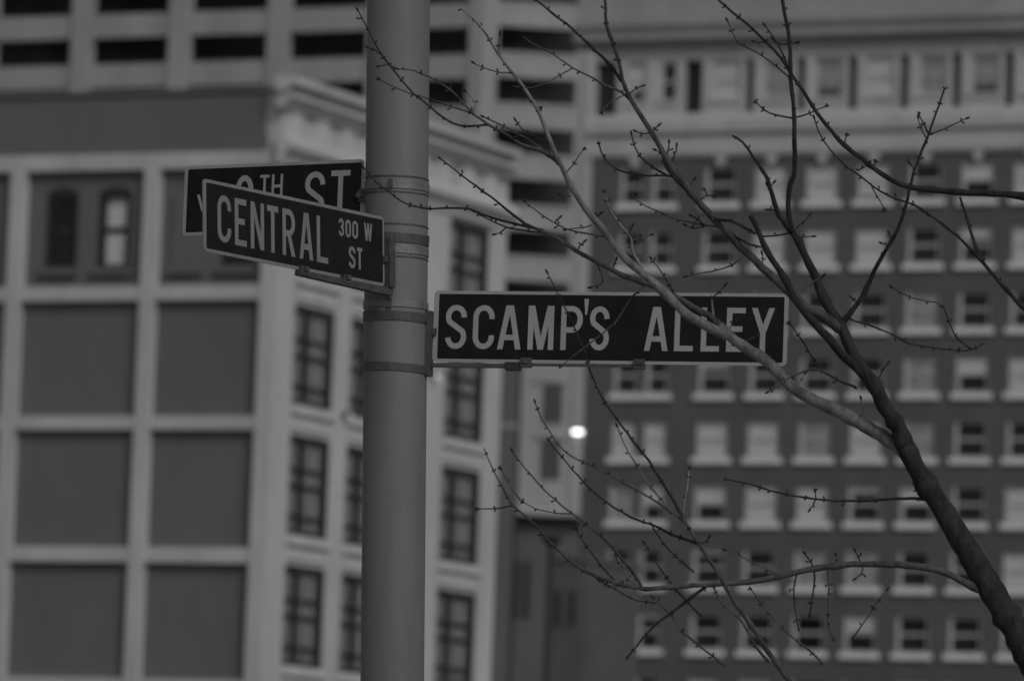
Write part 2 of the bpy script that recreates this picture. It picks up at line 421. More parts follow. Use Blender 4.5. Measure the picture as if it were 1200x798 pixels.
# keystones over the top row
for c, (a, b_) in enumerate(cols[1:]):
    m = (a+b_)/2 if c else (cols[0][0]+cols[0][1])/2+.1
    MB().prism([(m-.08, zbr-.46), (m+.08, zbr-.46), (m+.30, zbr-.003), (m-.30, zbr-.003)], -.12, -.003).build('keystone', M_terra, B2)
zg = H(760, 161)[1]; zbt_ = H(760, 138)[1]; zsl = H(812, 133)[1]
MB().profile([(.4, zbr), (-.12, zbr), (-.2, zbr+.15), (-.2, zg-.12), (.4, zg-.12)], -.25, x_r+.2).build('belt_course', M_terra, B2)
MB().profile([(.4, zg-.118), (-.08, zg-.118), (-.08, zg+.0), (-.35, zg+.16), (-.35, zbt_-.2), (-.12, zbt_), (.4, zbt_)], -.35, x_r+.3).build('belt_course', M_terra, B2)
# top storey
zt1 = H(850, 54)[1]
zw0, zw1 = H(850, 117)[1], H(850, 71)[1]
upw = [(H(735.5, 98)[0], H(757.5, 98)[0]), (H(773, 98)[0], H(793, 98)[0])]
u2c = H(833.5, 98)[0]; u5c = H(1013.5, 98)[0]; cp2 = (u5c-u2c)/3; cw2 = H(868, 98)[0]-u2c
upw += [(u2c+cp2*k, u2c+cp2*k+cw2) for k in range(9)]
s3 = H(872.5, 98)[0]; sw_ = H(883.5, 98)[0]-s3
slots = [(H(697.5, 98)[0], H(723, 98)[0]), (H(801.5, 98)[0], H(823, 98)[0])]+[(s3+cp2*k, s3+cp2*k+sw_) for k in range(9)]
slots = [s for s in slots if s[1] < x_r-.1]; upw = [s for s in upw if s[1] < x_r-.1]
zs0_, zs1_ = H(878, 131)[1], H(878, 69)[1]
b = MB(); wall_open(b, 0, x_r, zbt_, zt1, [(a, b_, zw0, zw1) for a, b_ in upw]+[(a, b_, zs0_, zs1_) for a, b_ in slots], 0, .5)
b.quad((0, 0, zbt_), (0, 22, zbt_), (0, 22, zt1), (0, 0, zt1)); b.quad((x_r, 0, zbt_), (x_r, 22, zbt_), (x_r, 22, zt1), (x_r, 0, zt1))
b.build('top_storey_wall', M_terra, B2)
for i, (a, b_) in enumerate(upw):
    sash_window(B2, I4, a, b_, zw0, zw1, [.72, 0][i] if i < 2 else (1, .8, 1)[i % 3], i > 1 and i % 3 != 2, False, y=.09)
    MB().box(a-.12, b_+.12, -.09, .1, zw0-.16, zw0-.004).build('sill', M_terra, B2)
for i, (a, b_) in enumerate(slots):
    so = MB().box(a, b_, .35, .42, zs0_, zs1_).build('slot_window', M_steel, B2)
    if i < 2:
        MB().box((a+b_)/2-.03, (a+b_)/2+.03, .32, .349, zs0_, zs1_).build('mullion', M_steel, so)
# cornice over the top storey
zz = H(850, 44)[1]
MB().profile([(.5, zt1), (-.15, zt1), (-.25, zt1+.12), (-.7, zt1+.3), (-.7, zz+.2), (-.9, zz+.5), (-.9, zz+.9), (-.2, zz+1.0), (-.2, zz+2.6), (-.45, zz+2.7), (-.45, zz+3.0), (.5, zz+3.1)], -.9, x_r+.9).build('cornice', M_conc, B2)
MB().box(-.02, x_r+.02, .5, 22, zz+2.5, zz+3.05).build('roof', M_conc2, B2)

# ------------------------------------------------------------------ building 3: concrete garage tower behind
g0 = at(566, 60, 352)
B3 = empty('garage_tower', (g0.x, g0.y, 0), GA, label='tall pale concrete car park tower with dark open decks, behind the stone building', cat='building')
WG = Matrix.Translation((g0.x, g0.y, 0)) @ Matrix.Rotation(GA, 4, 'Z')
FC = Matrix.Rotation(R(32), 4, 'Z')
WC = WG @ FC
G = lambda px, py: uz(WG, px, py)
Cc = lambda px, py: uz(WC, px, py)
gz1 = G(150, 44)[1]; gz0 = G(150, 75)[1]; gp = G(150, 44)[1]-G(150, 102.5)[1]
ga = G(338, 60)[0]; gb = G(430, 60)[0]; gcp = G(338, 60)[0]-G(222, 60)[0]
gcols = [(ga+gcp*k, gb+gcp*k) for k in (1, 0, -1, -2, -3, -4)]
gtop = gz1+gp*2.3
xg = gcols[-1][0]-1.5
rowsG = [(gz0+gp*k, gz1+gp*k) for k in (2, 1, 0, -1, -2, -3)]
opsG = [(a, min(b_, -.9), r0, r1) for a, b_ in gcols for r0, r1 in rowsG]
b = MB(); wall_open(b, xg, 0, 0, gtop, opsG, 0, .45)
b.build('deck_wall', M_conc, B3)
bk = MB(); bk.quad((xg, 5, 0), (0, 5, 0), (0, 5, gtop), (xg, 5, gtop)); bk.build('deck_back_wall', M_garage, B3)
for a, b_ in gcols:
    MB().box(b_+.05, b_+(gcp-(gb-ga))-.05, -.18, -.003, 0, gtop).build('pier', M_conc, B3) if b_+(gcp-(gb-ga)) < 0 else None
MB().box(min(gcols[0][1], -.9)+.05, -.02, -.15, -.003, 0, gtop).build('pier', M_conc, B3)
for r0, r1 in rowsG:
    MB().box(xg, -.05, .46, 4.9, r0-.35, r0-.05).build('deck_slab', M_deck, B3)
# chamfered corner face
cu1 = Cc(694, 200)[0]+3
cz = [(Cc(630, 62.5)[1], Cc(630, 33)[1])]
cpz = (Cc(630, 33)[1]-Cc(630, 211)[1])/3
cz = [(cz[0][0]-cpz*k, cz[0][1]-cpz*k) for k in (-2, -1, 0, 1, 2, 3, 4, 5)]
cu = (Cc(584, 45)[0], Cc(677, 45)[0]); cu_ = (Cc(597, 225)[0], Cc(671, 225)[0])
co = [(.5*(cu[0]+cu_[0]) if 0 else cu[0], cu[1], r0, r1) for r0, r1 in cz]
zlow = Cc(650, 604)[1]
nw = []
for y0, y1 in ((450, 494), (514, 560), (578, 592)):
    for xa, xb in ((639.5, 645.5), (651, 657)):
        dx = (y0-450)*.037
        nw.append((Cc(xa-dx, y0)[0], Cc(xb-dx, y0)[0], Cc(648, y1)[1], Cc(648, y0)[1]))
nw = nw[:4]
b = MB(); wall_open(b, 0, cu1, zlow, gtop, co, 0, .45)
wl = b
b.build('corner_wall', M_conc, B3, FC)
# narrow paired windows: recessed slot frames set on the corner wall
for a, b_, c, d in nw:
    wo = MB().box(a-.12, b_+.12, -.06, -.003, c-.12, d+.12).build('window', M_conc2, B3, FC)
    MB().box(a, b_, -.08, -.061, c, d).build('pane', M_steel, wo)
for y0 in (446, 511):
    c = Cc(635, y0); d_ = Cc(660, y0)
    MB().box(c[0]-.6, d_[0]+.3, -.14, -.003, c[1]-.12, c[1]+.06).build('drip_moulding', M_conc, B3, FC)
bk = MB(); bk.quad((.2, 5.0, zlow), (cu1, 5.0, zlow), (cu1, 5.0, gtop), (.2, 5.0, gtop)); bk.build('deck_back_wall', M_garage, B3, FC)
for r0, r1 in cz:
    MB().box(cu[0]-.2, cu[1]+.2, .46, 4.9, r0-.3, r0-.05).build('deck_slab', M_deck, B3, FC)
    MB().box(cu[0]-.05, cu[1]+.05, -.05, -.003, r0-.25, r0-.02).build('deck_edge', M_conc, B3, FC)
MB().box(Cc(676.5, 300)[0], Cc(690, 300)[0]+3, -.16, -.003, zlow, gtop).build('pier', M_conc, B3, FC)
# overhanging skirt of the corner wall and the darker base below
MB().profile([(-.12, zlow-.02), (-.12, zlow+.25), (-.003, zlow+.4), (1.0, zlow+.4), (1.0, zlow-.02)], 0, cu1).build('skirt', M_conc, B3, FC)
MB().box(0, cu1, 1.0, 1.4, 0, zlow-.03).build('base_wall', M_conc2, B3, FC)
for k, (xa, xb, ya, yb) in enumerate(((587, 596, 655, 725), (598.5, 609, 655, 725), (611, 622, 655, 725))):
    p = uz(WC @ Matrix.Translation((0, 1, 0)), xa, ya); q = uz(WC @ Matrix.Translation((0, 1, 0)), xb, yb)
    wo = MB().box(p[0], q[0], .93, .997, q[1], p[1]).build('window', M_conc2, B3, FC)
    MB().box(p[0]+.1, q[0]-.1, .9, .929, q[1]+.1, p[1]-.1).build('pane', M_steel, wo)
# stair block between stone building and garage
sa = Cc(570, 470)[0]; sb = Cc(604.5, 470)[0]
MB().box(sa, sb, -.9, .02, 0, Cc(600, 415)[1]).build('stair_block', M_conc2, B3, FC)
MB().box(sa, sb+.02, -.95, -.901, Cc(595, 500)[1]-.1, Cc(595, 500)[1]+.1).build('string_course', M_conc, B3, FC)
MB().tube([Vector((sb+.18, -.14, 0)), Vector((sb+.18, -.14, Cc(600, 412)[1]))], [.12, .12], 8).build('dark_gap_tube', M_steel, B3, FC)  # dark tube standing in for the shaded gap beside the block
b = MB(); b.quad((xg, .1, gtop), (0, 0, gtop), tuple(FC @ Vector((cu1, 0, gtop))), (xg, 25, gtop)); b.build('roof', M_conc2, B3)

# low dark block at street level between garage and hotel
d0 = at(642, 735, 262)
B4 = empty('low_block', (d0.x, d0.y, 0), GA, label='low dark brick block at the foot of the concrete tower, beside the dark lamp post', cat='building')
WL = Matrix.Translation((d0.x, d0.y, 0)) @ Matrix.Rotation(GA, 4, 'Z')
zl = uz(WL, 665, 657)[1]; xw = uz(WL, 687, 700)[0]
MB().box(0, xw, 0, 6, 0, zl).build('wall', M_brick, B4)
MB().box(-.1, xw+.1, -.12, 6.1, zl, zl+.3).build('coping', M_conc2, B4)
for xa, xb in ((650, 659), (667, 676)):
    p = uz(WL, xa, 690); q = uz(WL, xb, 735)
    wo = MB().box(p[0], q[0], -.06, -.003, q[1], p[1]).build('window', M_conc2, B4)
    MB().box(p[0]+.07, q[0]-.07, -.075, -.061, q[1]+.07, p[1]-.07).build('pane', M_steel, wo)

# ------------------------------------------------------------------ lamps, and glows standing in for glints
def wall_lamp_or_glint(px, py, Fw, off, label, sx, sz, m):  # also builds the glows that stand in for glints
    I = Fw.inverted(); u, z = uz(Fw, px, py, off)
    p = Fw @ Vector((u, off, z)); rz = Fw.to_euler().z
    t = empty('wall_lamp_or_glint', p, rz, label=label, cat='lamp', group='lit wall lamps on the buildings')
    MB().box(-.05, .05, -off*0+.0, abs(off), -.05, .05).build('bracket', M_steel, t)
    MB().profile([(-.16, sz+.02), (.12, sz+.02), (.12, sz+.06), (-.10, sz+.10)], -sx-.02, sx+.02).build('hood', M_steel, t)
    b = MB(); bm = bmesh.new(); bmesh.ops.create_uvsphere(bm, u_segments=12, v_segments=8, radius=1)
    b.add([(v.co.x*sx, v.co.y*.09-.02, v.co.z*sz) for v in bm.verts], [[v.index for v in f.verts] for f in bm.faces]); bm.free()
    b.build('bulb', m, t, smooth=True)
wall_lamp_or_glint(677, 506, WC, -.35, 'bright white lamp on the pale tower wall, under the long street sign', .34, .13, M_lamp)
wall_lamp_or_glint(512, 441, W2, -.2, 'added glow for a glint on the stone pier just right of the grey pole', .07, .08, M_glint)  # glow added for a small glint, no lamp seen here
wall_lamp_or_glint(409, 487, W2, -.2, 'faint added glow for a streak on the stone pier just left of the grey pole', .06, .035, M_glint)  # glow added for a faint light streak, no lamp seen here

sp = at(642, 760, 122)
SL = empty('street_lamp', (sp.x, sp.y, 0), 0, label='tall dark lamp post with a small flared head in front of the low dark block', cat='street lamp')
zt_ = at(645, 640, 122).z; lean = at(646, 640, 122).x-sp.x
base_z = sp.z
MB().tube([Vector((0, 0, 0)), Vector((0, 0, 1)), Vector((0, 0, zt_))], [.13, .1, .075], 10).build('post', M_steel, SL, smooth=True)
MB().tube([Vector((0, 0, zt_)), Vector((0, 0, zt_+.12)), Vector((0, 0, zt_+.2)), Vector((0, 0, zt_+.26))], [.08, .2, .22, .05], 12).build('lamp_head', M_steel, SL)
MB().tube([Vector((0, 0, 0)), Vector((0, 0, .3)), Vector((0, 0, .45))], [.24, .22, .12], 12).build('base', M_steel, SL)

# ------------------------------------------------------------------ the pole
YP = 19.0
pt = at(468.5, -160, YP); pb = at(459.7, 798, YP)
ax = (pt-pb); k = pb.z/ax.z; p_base = pb-ax*k
RP = 37.3/FPX*YP
PO = empty('sign_pole', p_base, 0, label='thick grey round steel pole carrying the three street name signs', cat='pole')
axis = ax.normalized()
def pole_pt(z): return axis*(z/axis.z)              # local, relative to the base
def zpole(py): return at(463, py, YP-RP).z
b = MB(); zz_ = [0, .6, 1.5, 2.5, 3.2, 3.8, 4.6, 5.4, 6.4]
b.tube([pole_pt(z) for z in zz_], [RP]*len(zz_), 48); b.build('post', M_pole, PO, smooth=True)
b = MB(); b.tube([pole_pt(0), pole_pt(.03), pole_pt(.031), pole_pt(.12)], [.2, .2, .13, .11], 24); b.build('base_flange', M_pole, PO)
MB().tube([pole_pt(6.4), pole_pt(6.46), pole_pt(6.5)], [RP*1.06, RP*1.0, RP*.4], 32).build('cap', M_pole, PO, smooth=True)
def band(y0, y1, m, parent=PO, thick=.0035, name='band', tilt=0):
    za, zb2 = zpole(y1), zpole(y0)
    bm_ = MB(); n = 40
    for i in range(n):
        pass
    vs = []; fs = []
    for j, (z, r) in enumerate(((za, RP), (za, RP+thick), (zb2, RP+thick), (zb2, RP))):
        for i in range(n):
            a = 2*PI*i/n; c = pole_pt(z)
            vs.append((c.x+math.cos(a)*r, c.y+math.sin(a)*r, z+tilt*math.cos(a)*RP))
    for j in range(3):
        for i in range(n): fs.append((j*n+i, j*n+(i+1) % n, (j+1)*n+(i+1) % n, (j+1)*n+i))
    bm_.add(vs, fs); return bm_.build(name, m, parent, smooth=False)
M_band_d = M_bracket
bands = [(210, 220.5, M_galv, 0), (272.5, 283.5, M_bracket, -.01), (286, 296, M_galv, -.005), (351, 359, M_galv, .0), (364, 375, M_bracket, -.015), (424.5, 434, M_bracket, -.03)]
for y0, y1, m, tl in bands:
    o = band(y0, y1, m, tilt=tl)
    zc_ = (zpole(y0)+zpole(y1))/2
    bx = MB(); a = R(-100) if m is M_galv else R(-20)
    c = pole_pt(zc_); dx = Vector((math.cos(a), math.sin(a), 0)); dy = Vector((-dx.y, dx.x, 0))
    vs = [c+dx*(RP+e)+dy*s*.007+Vector((0, 0, h)) for e in (.001, .009) for s, h in ((-1, -.015), (1, -.015), (1, .015), (-1, .015))]
    bx.add(vs, [(0, 1, 2, 3)[::-1], (4, 5, 6, 7), (0, 1, 5, 4), (1, 2, 6, 5), (2, 3, 7, 6), (3, 0, 4, 7)]).build('buckle', M_bracket, o)
# thin straps edges
for y in (206, 224.5, 262, 300):
    band(y-.9, y+.9, M_bracket, thick=.002, name='strap')

# ------------------------------------------------------------------ lettering: stroked highway letters
def arc(cx, cy, rx, ry, a0, a1, n=14):
    return [(cx+rx*math.cos(R(a0+(a1-a0)*i/n)), cy+ry*math.sin(R(a0+(a1-a0)*i/n))) for i in range(n+1)]
BOT, TOP = -9, 9
q = .24
GL = {
 'C': [[arc(.5, 1-q, .5, q, -12, 180)+arc(.5, q, .5, q, 180, 372), 0]],
 'S': [[arc(.5, .765, .5, .235, -5, 215)+arc(.5, .245, .5, .245, 35, -175), 0]],
 '0': [[arc(.5, 1-q, .5, q, 0, 180)+arc(.5, q, .5, q, 180, 360), 1]],
 '9': [[arc(.5, .68, .5, .32, 0, 360)[:-1], 1], [[(1, .68)]+arc(.5, .3, .5, .3, 0, -150), 0]],
 '3': [[arc(.5, .765, .5, .235, 175, -75), 0], [arc(.5, .26, .5, .26, 80, -175), 0], [[(.35, .525), (.6, .525)], 0]],
 'A': [[[(.0, BOT), (.44, TOP)], 0], [[(1, BOT), (.56, TOP)], 0], [[(.22, .24), (.78, .24)], 0]],
 'E': [[[(0, BOT), (0, TOP)], 0], [[(0, 1), (1.12, 1)], 0], [[(0, .52), (.92, .52)], 0], [[(0, 0), (1.12, 0)], 0]],
 'L': [[[(0, BOT), (0, TOP)], 0], [[(0, 0), (1.12, 0)], 0]],
 'T': [[[(.5, BOT), (.5, TOP)], 0], [[(-.14, 1), (1.14, 1)], 0]],
 'H': [[[(0, BOT), (0, TOP)], 0], [[(1, BOT), (1, TOP)], 0], [[(0, .52), (1, .52)], 0]],
 'N': [[[(0, BOT), (0, TOP)], 0], [[(1, BOT), (1, TOP)], 0], [[(.03, TOP), (.97, BOT)], 0]],
 'M': [[[(0, BOT), (0, TOP)], 0], [[(1, BOT), (1, TOP)], 0], [[(.06, TOP), (.5, BOT)], 0], [[(.94, TOP), (.5, BOT)], 0]],
 'P': [[[(0, BOT), (0, TOP)], 0], [[(0, 1)]+arc(.5, .725, .5, .275, 90, -90)+[(0, .45)], 0]],
 'R': [[[(0, BOT), (0, TOP)], 0], [[(0, 1)]+arc(.5, .74, .5, .26, 90, -90)+[(0, .48)], 0], [[(.48, .48), (1.0, BOT)], 0]],
 'W': [[[(.0, TOP), (.25, BOT)], 0], [[(.5, TOP), (.25, BOT)], 0], [[(.5, TOP), (.75, BOT)], 0], [[(1, TOP), (.75, BOT)], 0]],
 'Y': [[[(0, TOP), (.5, .42)], 0], [[(1, TOP), (.5, .42)], 0], [[(.5, BOT), (.5, .5)], 0]],
}
def glyph(mb, ch, x0, x1, zlo, zhi, sw, y0):
    w_, h_ = x1-x0-sw, zhi-zlo-sw
    for si, (pts, closed) in enumerate(GL[ch]):
        P = []
        for a, b_ in pts:
            zz2 = zlo if b_ == BOT else zhi if b_ == TOP else zlo+sw/2+b_*h_
            P.append(Vector((x0+sw/2+a*w_, zz2)))
        y = y0-.00018*si
        n = len(P); Lf = []; Rt = []
        for i in range(n):
            if closed: pa, pc = P[(i-1) % n], P[(i+1) % n]
            else: pa, pc = P[max(i-1, 0)], P[min(i+1, n-1)]
            d1 = (P[i]-pa); d2 = (pc-P[i])
            if d1.length < 1e-7: d1 = d2
            if d2.length < 1e-7: d2 = d1
            d1 = d1.normalized(); d2 = d2.normalized()
            n1 = Vector((-d1.y, d1.x)); n2 = Vector((-d2.y, d2.x)); nm = (n1+n2)
            nm = nm.normalized() if nm.length > .01 else n1
            k_ = min(1/max(nm.dot(n1), .3), 2)
            off = nm*(sw/2*k_)
            dd = d2 if i == 0 else d1
            if not closed and i in (0, n-1) and pts[i][1] in (BOT, TOP) and abs(dd.y) > .3:
                # feet of slanted stems are cut level
                ox = (sw/2)/abs(dd.y); sgn = -1 if dd.y > 0 else 1
                off = Vector((sgn*ox, 0))
            Lf.append(P[i]+off); Rt.append(P[i]-off)
        m = n if closed else n-1
        for i in range(m):
            j = (i+1) % n
            mb.quad((Lf[i].x, y, Lf[i].y), (Rt[i].x, y, Rt[i].y), (Rt[j].x, y, Rt[j].y), (Lf[j].x, y, Lf[j].y))
def rrect(x0, x1, z0, z1, r, n=5):
    pts = []
    for cx, cz_, a0 in ((x1-r, z0+r, -90), (x1-r, z1-r, 0), (x0+r, z1-r, 90), (x0+r, z0+r, 180)):
        for i in range(n+1):
            a = R(a0+90*i/n); pts.append((cx+r*math.cos(a), cz_+r*math.sin(a)))
    return pts
def make_sign(anchor_px, Y, head, corners, border, label, letters, white, cat='street sign'):
    """corners: TL, TR, BL, BR pixels measured on the photo; head = turn of the sign about the vertical"""
    p = at(anchor_px[0], anchor_px[1], Y)
    F = Matrix.Translation((p.x, p.y, 0)) @ Matrix.Rotation(head, 4, 'Z')
    q_ = [uz(F, *c) for c in corners]
    x0 = (q_[0][0]+q_[2][0])/2; x1 = (q_[1][0]+q_[3][0])/2
    z1_ = (q_[0][1]+q_[1][1])/2; z0_ = (q_[2][1]+q_[3][1])/2
    print('SIGN', label[:20], [tuple(round(v, 3) for v in c) for c in q_], 'size', round(x1-x0, 3), round(z1_-z0_, 3))
    zc2 = (z0_+z1_)/2
    t = empty('street_name_sign', (p.x, p.y, zc2), head, label=label, cat=cat, group='street name signs on the pole')
    T = Matrix.Translation((0, 0, -zc2))
    def B(mb, name, m, par=t, **k): 
        mb.v = [(v[0], v[1], v[2]-zc2) for v in mb.v]; return mb.build(name, m, par, **k)
    pl = MB().prism(rrect(x0, x1, z0_, z1_, .014), -.0015, .0035)
    plate = B(pl, 'plate', white)
    fc = MB().prism(rrect(x0+border[0], x1-border[1], z0_+border[3], z1_-border[2], .004), -.0021, -.00152); B(fc, 'sign_face', M_signface)
    fb = MB().prism(rrect(x0+border[0], x1-border[1], z0_+border[3], z1_-border[2], .004), .00352, .0041); B(fb, 'rear_face', M_signface)
    for ch, xa, xb, ya, yb, sw in letters:      # glyph boxes from the photograph
        pm = (ya, yb)
        ua = uz(F, xa[0], xa[1])[0]; ub = uz(F, xb[0], xb[1])[0]
        zhi = uz(F, *ya)[1]; zlo = uz(F, *yb)[1]
        lb = MB()
        if ch == "'":
            lb.prism([(ua+.3*(ub-ua), zlo), (ub-.3*(ub-ua), zlo), (ub, zhi), (ua, zhi)], -.0024, -.00212)
        else: glyph(lb, ch, ua, ub, zlo, zhi, sw, -.0023)
        B(lb, 'letter', white)
    return t, F, (x0, x1, z0_, z1_), zc2, B

# ---- the long sign, pointing right
def sc(line, top, bot, sw):
    """letters (char, px0, px1) with cap line / base line y at the middle of the sign as functions of x"""
    out = []
    for ch, a, b_ in line:
        m = (a+b_)/2
        out.append((ch, (a, (top(m)+bot(m))/2), (b_, (top(m)+bot(m))/2), (m, top(m)), (m, bot(m)), sw))
    return out
SW = .0175
tl = lambda x: 357.2+(x-522)*.0105
bl_ = lambda x: 408.8+(x-522)*.0105
L1 = sc([('S', 522.3, 547), ('C', 554.5, 579.5), ('A', 583.5, 611), ('M', 619, 649.2), ('P', 657.5, 683), ('S', 691.2, 714.2), ('A', 755.6, 783.3), ('L', 790.7, 814), ('L', 821.8, 844.6), ('E', 851.6, 874.7), ('Y', 880.8, 907.5)], tl, bl_, SW)
L1.append(("'", (684.8, 360), (690.2, 360), (687, 350.5), (687, 369), SW))
t1, Fs1, b1, zc1, BB1 = make_sign((507.5, 382), 18.98, R(-14.5), [(511, 340), (923.5, 345), (505, 424), (922.5, 429)], (.0165, .0125, .0105, .0105),
    'long street sign reading SCAMP\'S ALLEY, pointing right from the grey pole', L1, M_signwhite)
px_ = .002714
bar = MB(); zb_ = b1[2]-.011
ue = uz(Fs1, 604, 429)[0]; bar.box(b1[0]-.02, ue, -.012, .012, zb_-.006, zb_+.007); bar.box(ue, b1[0]+.68, -.006, .006, zb_+.001, zb_+.0095)
BB1(bar, 'support_arm', M_bracket)
cl = MB(); uu = uz(Fs1, 602, 429)[0]
cl.box(uu-.024, uu+.022, -.017, .016, zb_-.014, zb_+.012); BB1(cl, 'arm_end', M_steel)
for xx, yy in ((617, 422), (750, 425)):
    uu = uz(Fs1, xx, yy)[0]
    c2 = MB(); c2.box(uu-.017, uu+.017, -.012, .010, zb_-.004, b1[2]+.016); c2.box(uu-.010, uu+.010, -.017, -.0121, b1[2]-.002, b1[2]+.010)
    BB1(c2, 'clip', M_bracket)
c3 = MB(); c3.box(b1[0]-.028, b1[0]-.002, -.022, .022, uz(Fs1, 500, 441)[1], uz(Fs1, 500, 365)[1]); c3.box(b1[0]-.006, b1[0]+.012, -.014, -.0035, uz(Fs1, 509, 393)[1], uz(Fs1, 509, 385)[1])
BB1(c3, 'mounting_bracket', M_bracket)

# ---- the near sign, pointing left towards the camera
HC = R(57)
def lin(p, q_): return lambda x: p[1]+(q_[1]-p[1])*(x-p[0])/(q_[0]-p[0])
Z = lambda x, y: (200+x/3.99, 170+y/3.99)
tC = lin(Z(247, 235), Z(705, 333)); bC = lin(Z(247, 458), Z(707, 553))
L2 = sc([(c, 200+a/3.99, 200+b_/3.99) for c, a, b_ in (('C', 216, 280), ('E', 297, 355), ('N', 371, 434), ('T', 446, 503), ('R', 520, 579), ('A', 599, 663), ('L', 680, 736))], tC, bC, .0185)
t3 = lin(Z(797, 343), Z(925, 366)); b3 = lin(Z(797, 427), Z(925, 450))
L2 += sc([(c, 200+a/3.99, 200+b_/3.99) for c, a, b_ in (('3', 786, 811), ('0', 818, 844), ('0', 850, 877), ('W', 905, 943))], t3, b3, .0095)
t4 = lin(Z(843, 474), Z(880, 481)); b4 = lin(Z(843, 578), Z(880, 584))
L2 += sc([(c, 200+a/3.99, 200+b_/3.99) for c, a, b_ in (('S', 827, 859), ('T', 864, 893))], t4, b4, .0115)
t2, Fs2, b2, zc2_, BB2 = make_sign((450, 296), 18.87, HC, [(237.6, 207.6), (450.3, 255), (239, 294), (449.4, 337.5)], (.0135, .010, .0105, .0105),
    'street sign reading CENTRAL ST 300 W, pointing left in front of another sign', L2, M_signdim)
zb2 = b2[2]-.014
t2.rotation_euler = (R(-3.4), 0, HC)
ua = uz(Fs2, 347, 320)[0]
br2 = MB(); br2.prism([(ua, zb2-.003), (b2[1]-.02, zb2-.012), (b2[1]+.03, zb2-.012), (b2[1]+.03, zb2+.012), (ua, zb2+.010)], -.012, .012); BB2(br2, 'support_arm', M_bracket)
for xx, yy in ((352, 318), (401, 329)):
    uu = uz(Fs2, xx, yy)[0]; c2 = MB(); c2.box(uu-.022, uu+.022, -.014, .010, zb2, b2[2]+.012); c2.box(uu-.010, uu+.010, -.020, -.0141, b2[2]-.004, b2[2]+.012); BB2(c2, 'clip', M_bracket)
c3 = MB(); c3.box(b2[1]+.004, b2[1]+.034, -.02, .02, zb2+.0125, b2[3]-.07); c3.box(b2[1]-.012, b2[1]+.004, -.012, -.0036, (b2[2]+b2[3])/2-.035, (b2[2]+b2[3])/2-.015); BB2(c3, 'mounting_bracket', M_bracket)

# ---- the sign behind, pointing left
t5 = lin((290, 205.4), (400, 199.8)); b5 = lambda x: t5(x)+55
L3 = sc([('9', 275.8, 297.2), ('S', 357.5, 381), ('T', 387.5, 410.7)], t5, b5, .0185)
t6 = lin((310, 205.2), (326, 204.3)); b6 = lambda x: t6(x)+29
L3 += sc([('T', 304.7, 316), ('H', 318.8, 331.8)], t6, b6, .0095)
L3 += sc([('W', 231, 258)], lambda x: 228.0, lambda x: 247.8, .0098)
t3_, Fs3, b3_, zc3, BB3 = make_sign((427, 226), 19.0, R(-31), [(217, 196.5), (425.5, 185.5), (214, 276), (424.5, 270)], (.0135, .006, .0105, .0105),
    'street sign reading 9TH ST, partly hidden behind the lower sign on the left', L3, M_signwhite)
c3 = MB(); zz3 = uz(Fs3, 424, 229)[1]
c3.tube([Vector((b3_[1]-.006, -.016, zz3)), Vector((b3_[1]-.006, .012, zz3))], [.011, .011], 12); c3.box(b3_[1]-.012, b3_[1]+.016, -.008, .014, zz3-.02, zz3+.02); BB3(c3, 'mounting_bracket', M_bracket)
arm3 = MB(); arm3.box(b3_[1]-.3, b3_[1]+.02, -.01, .01, b3_[2]-.022, b3_[2]-.004); BB3(arm3, 'support_arm', M_bracket)

# ------------------------------------------------------------------ the bare tree: every limb traced from root to tip
YT = 17.5
BR = []      # (kind, material, points, r_first, r_last)
def br(kind, m, r0, r1, *pts): BR.append((kind, m, [tuple(p) for p in pts], r0, r1))
D, Lg, Gm = M_bark, M_barkl, M_barkm
br('trunk', D, 44, 11, (1316, 1756), (1313, 1600), (1308, 1350), (1296, 1120), (1272, 950), (1240, 840), (1205, 765), (1170, 705), (1140, 655), (1108, 602), (1085, 567), (1072, 545), (1061, 522))
br('limb', D, 10.5, 4, (1061, 525), (1053, 501), (1037, 477), (1024, 451), (1005, 425), (993, 400), (984, 380), (973, 363), (965, 349), (957, 328), (944, 301), (936, 283), (928, 271))
br('branch', D, 3.4, 1.9, (928, 272), (924, 251), (924, 227), (928, 211), (931, 198), (931, 140), (929, 113), (927, 93), (925, 50), (921, 23), (917, 0), (912, -40))
br('branch', D, 4.2, 1.2, (928, 272), (917, 258), (910, 247), (905, 229), (900, 211), (894, 200), (883, 185), (870, 166), (858, 159))
br('limb', D, 6, 3.2, (1030, 460), (1005, 432), (987, 416), (971, 396), (947, 371), (931, 349), (920, 328), (907, 307), (893, 283), (886, 265), (880, 253))
br('limb', Lg, 8.5, 6, (1070, 541), (1058, 529), (1045, 519), (1032, 509), (1013, 499), (987, 484), (960, 472), (933, 457), (915, 440), (896, 421), (880, 412), (860, 398), (843, 382))
br('limb', Gm, 4.5, 2.2, (845, 383), (830, 370), (800, 353), (775, 339), (750, 329), (728, 322), (703, 309), (676, 294), (645, 275), (630, 269))
br('twig', D, 1.8, .8, (630, 269), (615, 262), (603, 253), (575, 231), (550, 213), (533, 199), (516, 186))
br('twig', D, 1.8, .7, (628, 268), (605, 263), (590, 259), (565, 251), (548, 244), (525, 244), (495, 244), (470, 236), (455, 225), (442, 214), (426, 197))
br('twig', D, 1.4, .7, (640, 274), (610, 270), (593, 266), (570, 256), (556, 248))
br('twig', D, .9, .7, (593, 267), (587, 272), (580, 274.6))
br('limb', Lg, 6.5, 1.1, (852, 394), (830, 383), (808, 371), (793, 357), (778, 342), (760, 326), (743, 313), (730, 300), (720, 288), (708, 270), (692, 253), (680, 236), (670, 221), (663, 205), (652, 183), (641, 157), (631, 131), (617, 108), (601, 86), (585, 65), (570, 40), (556, 24), (541, 11))
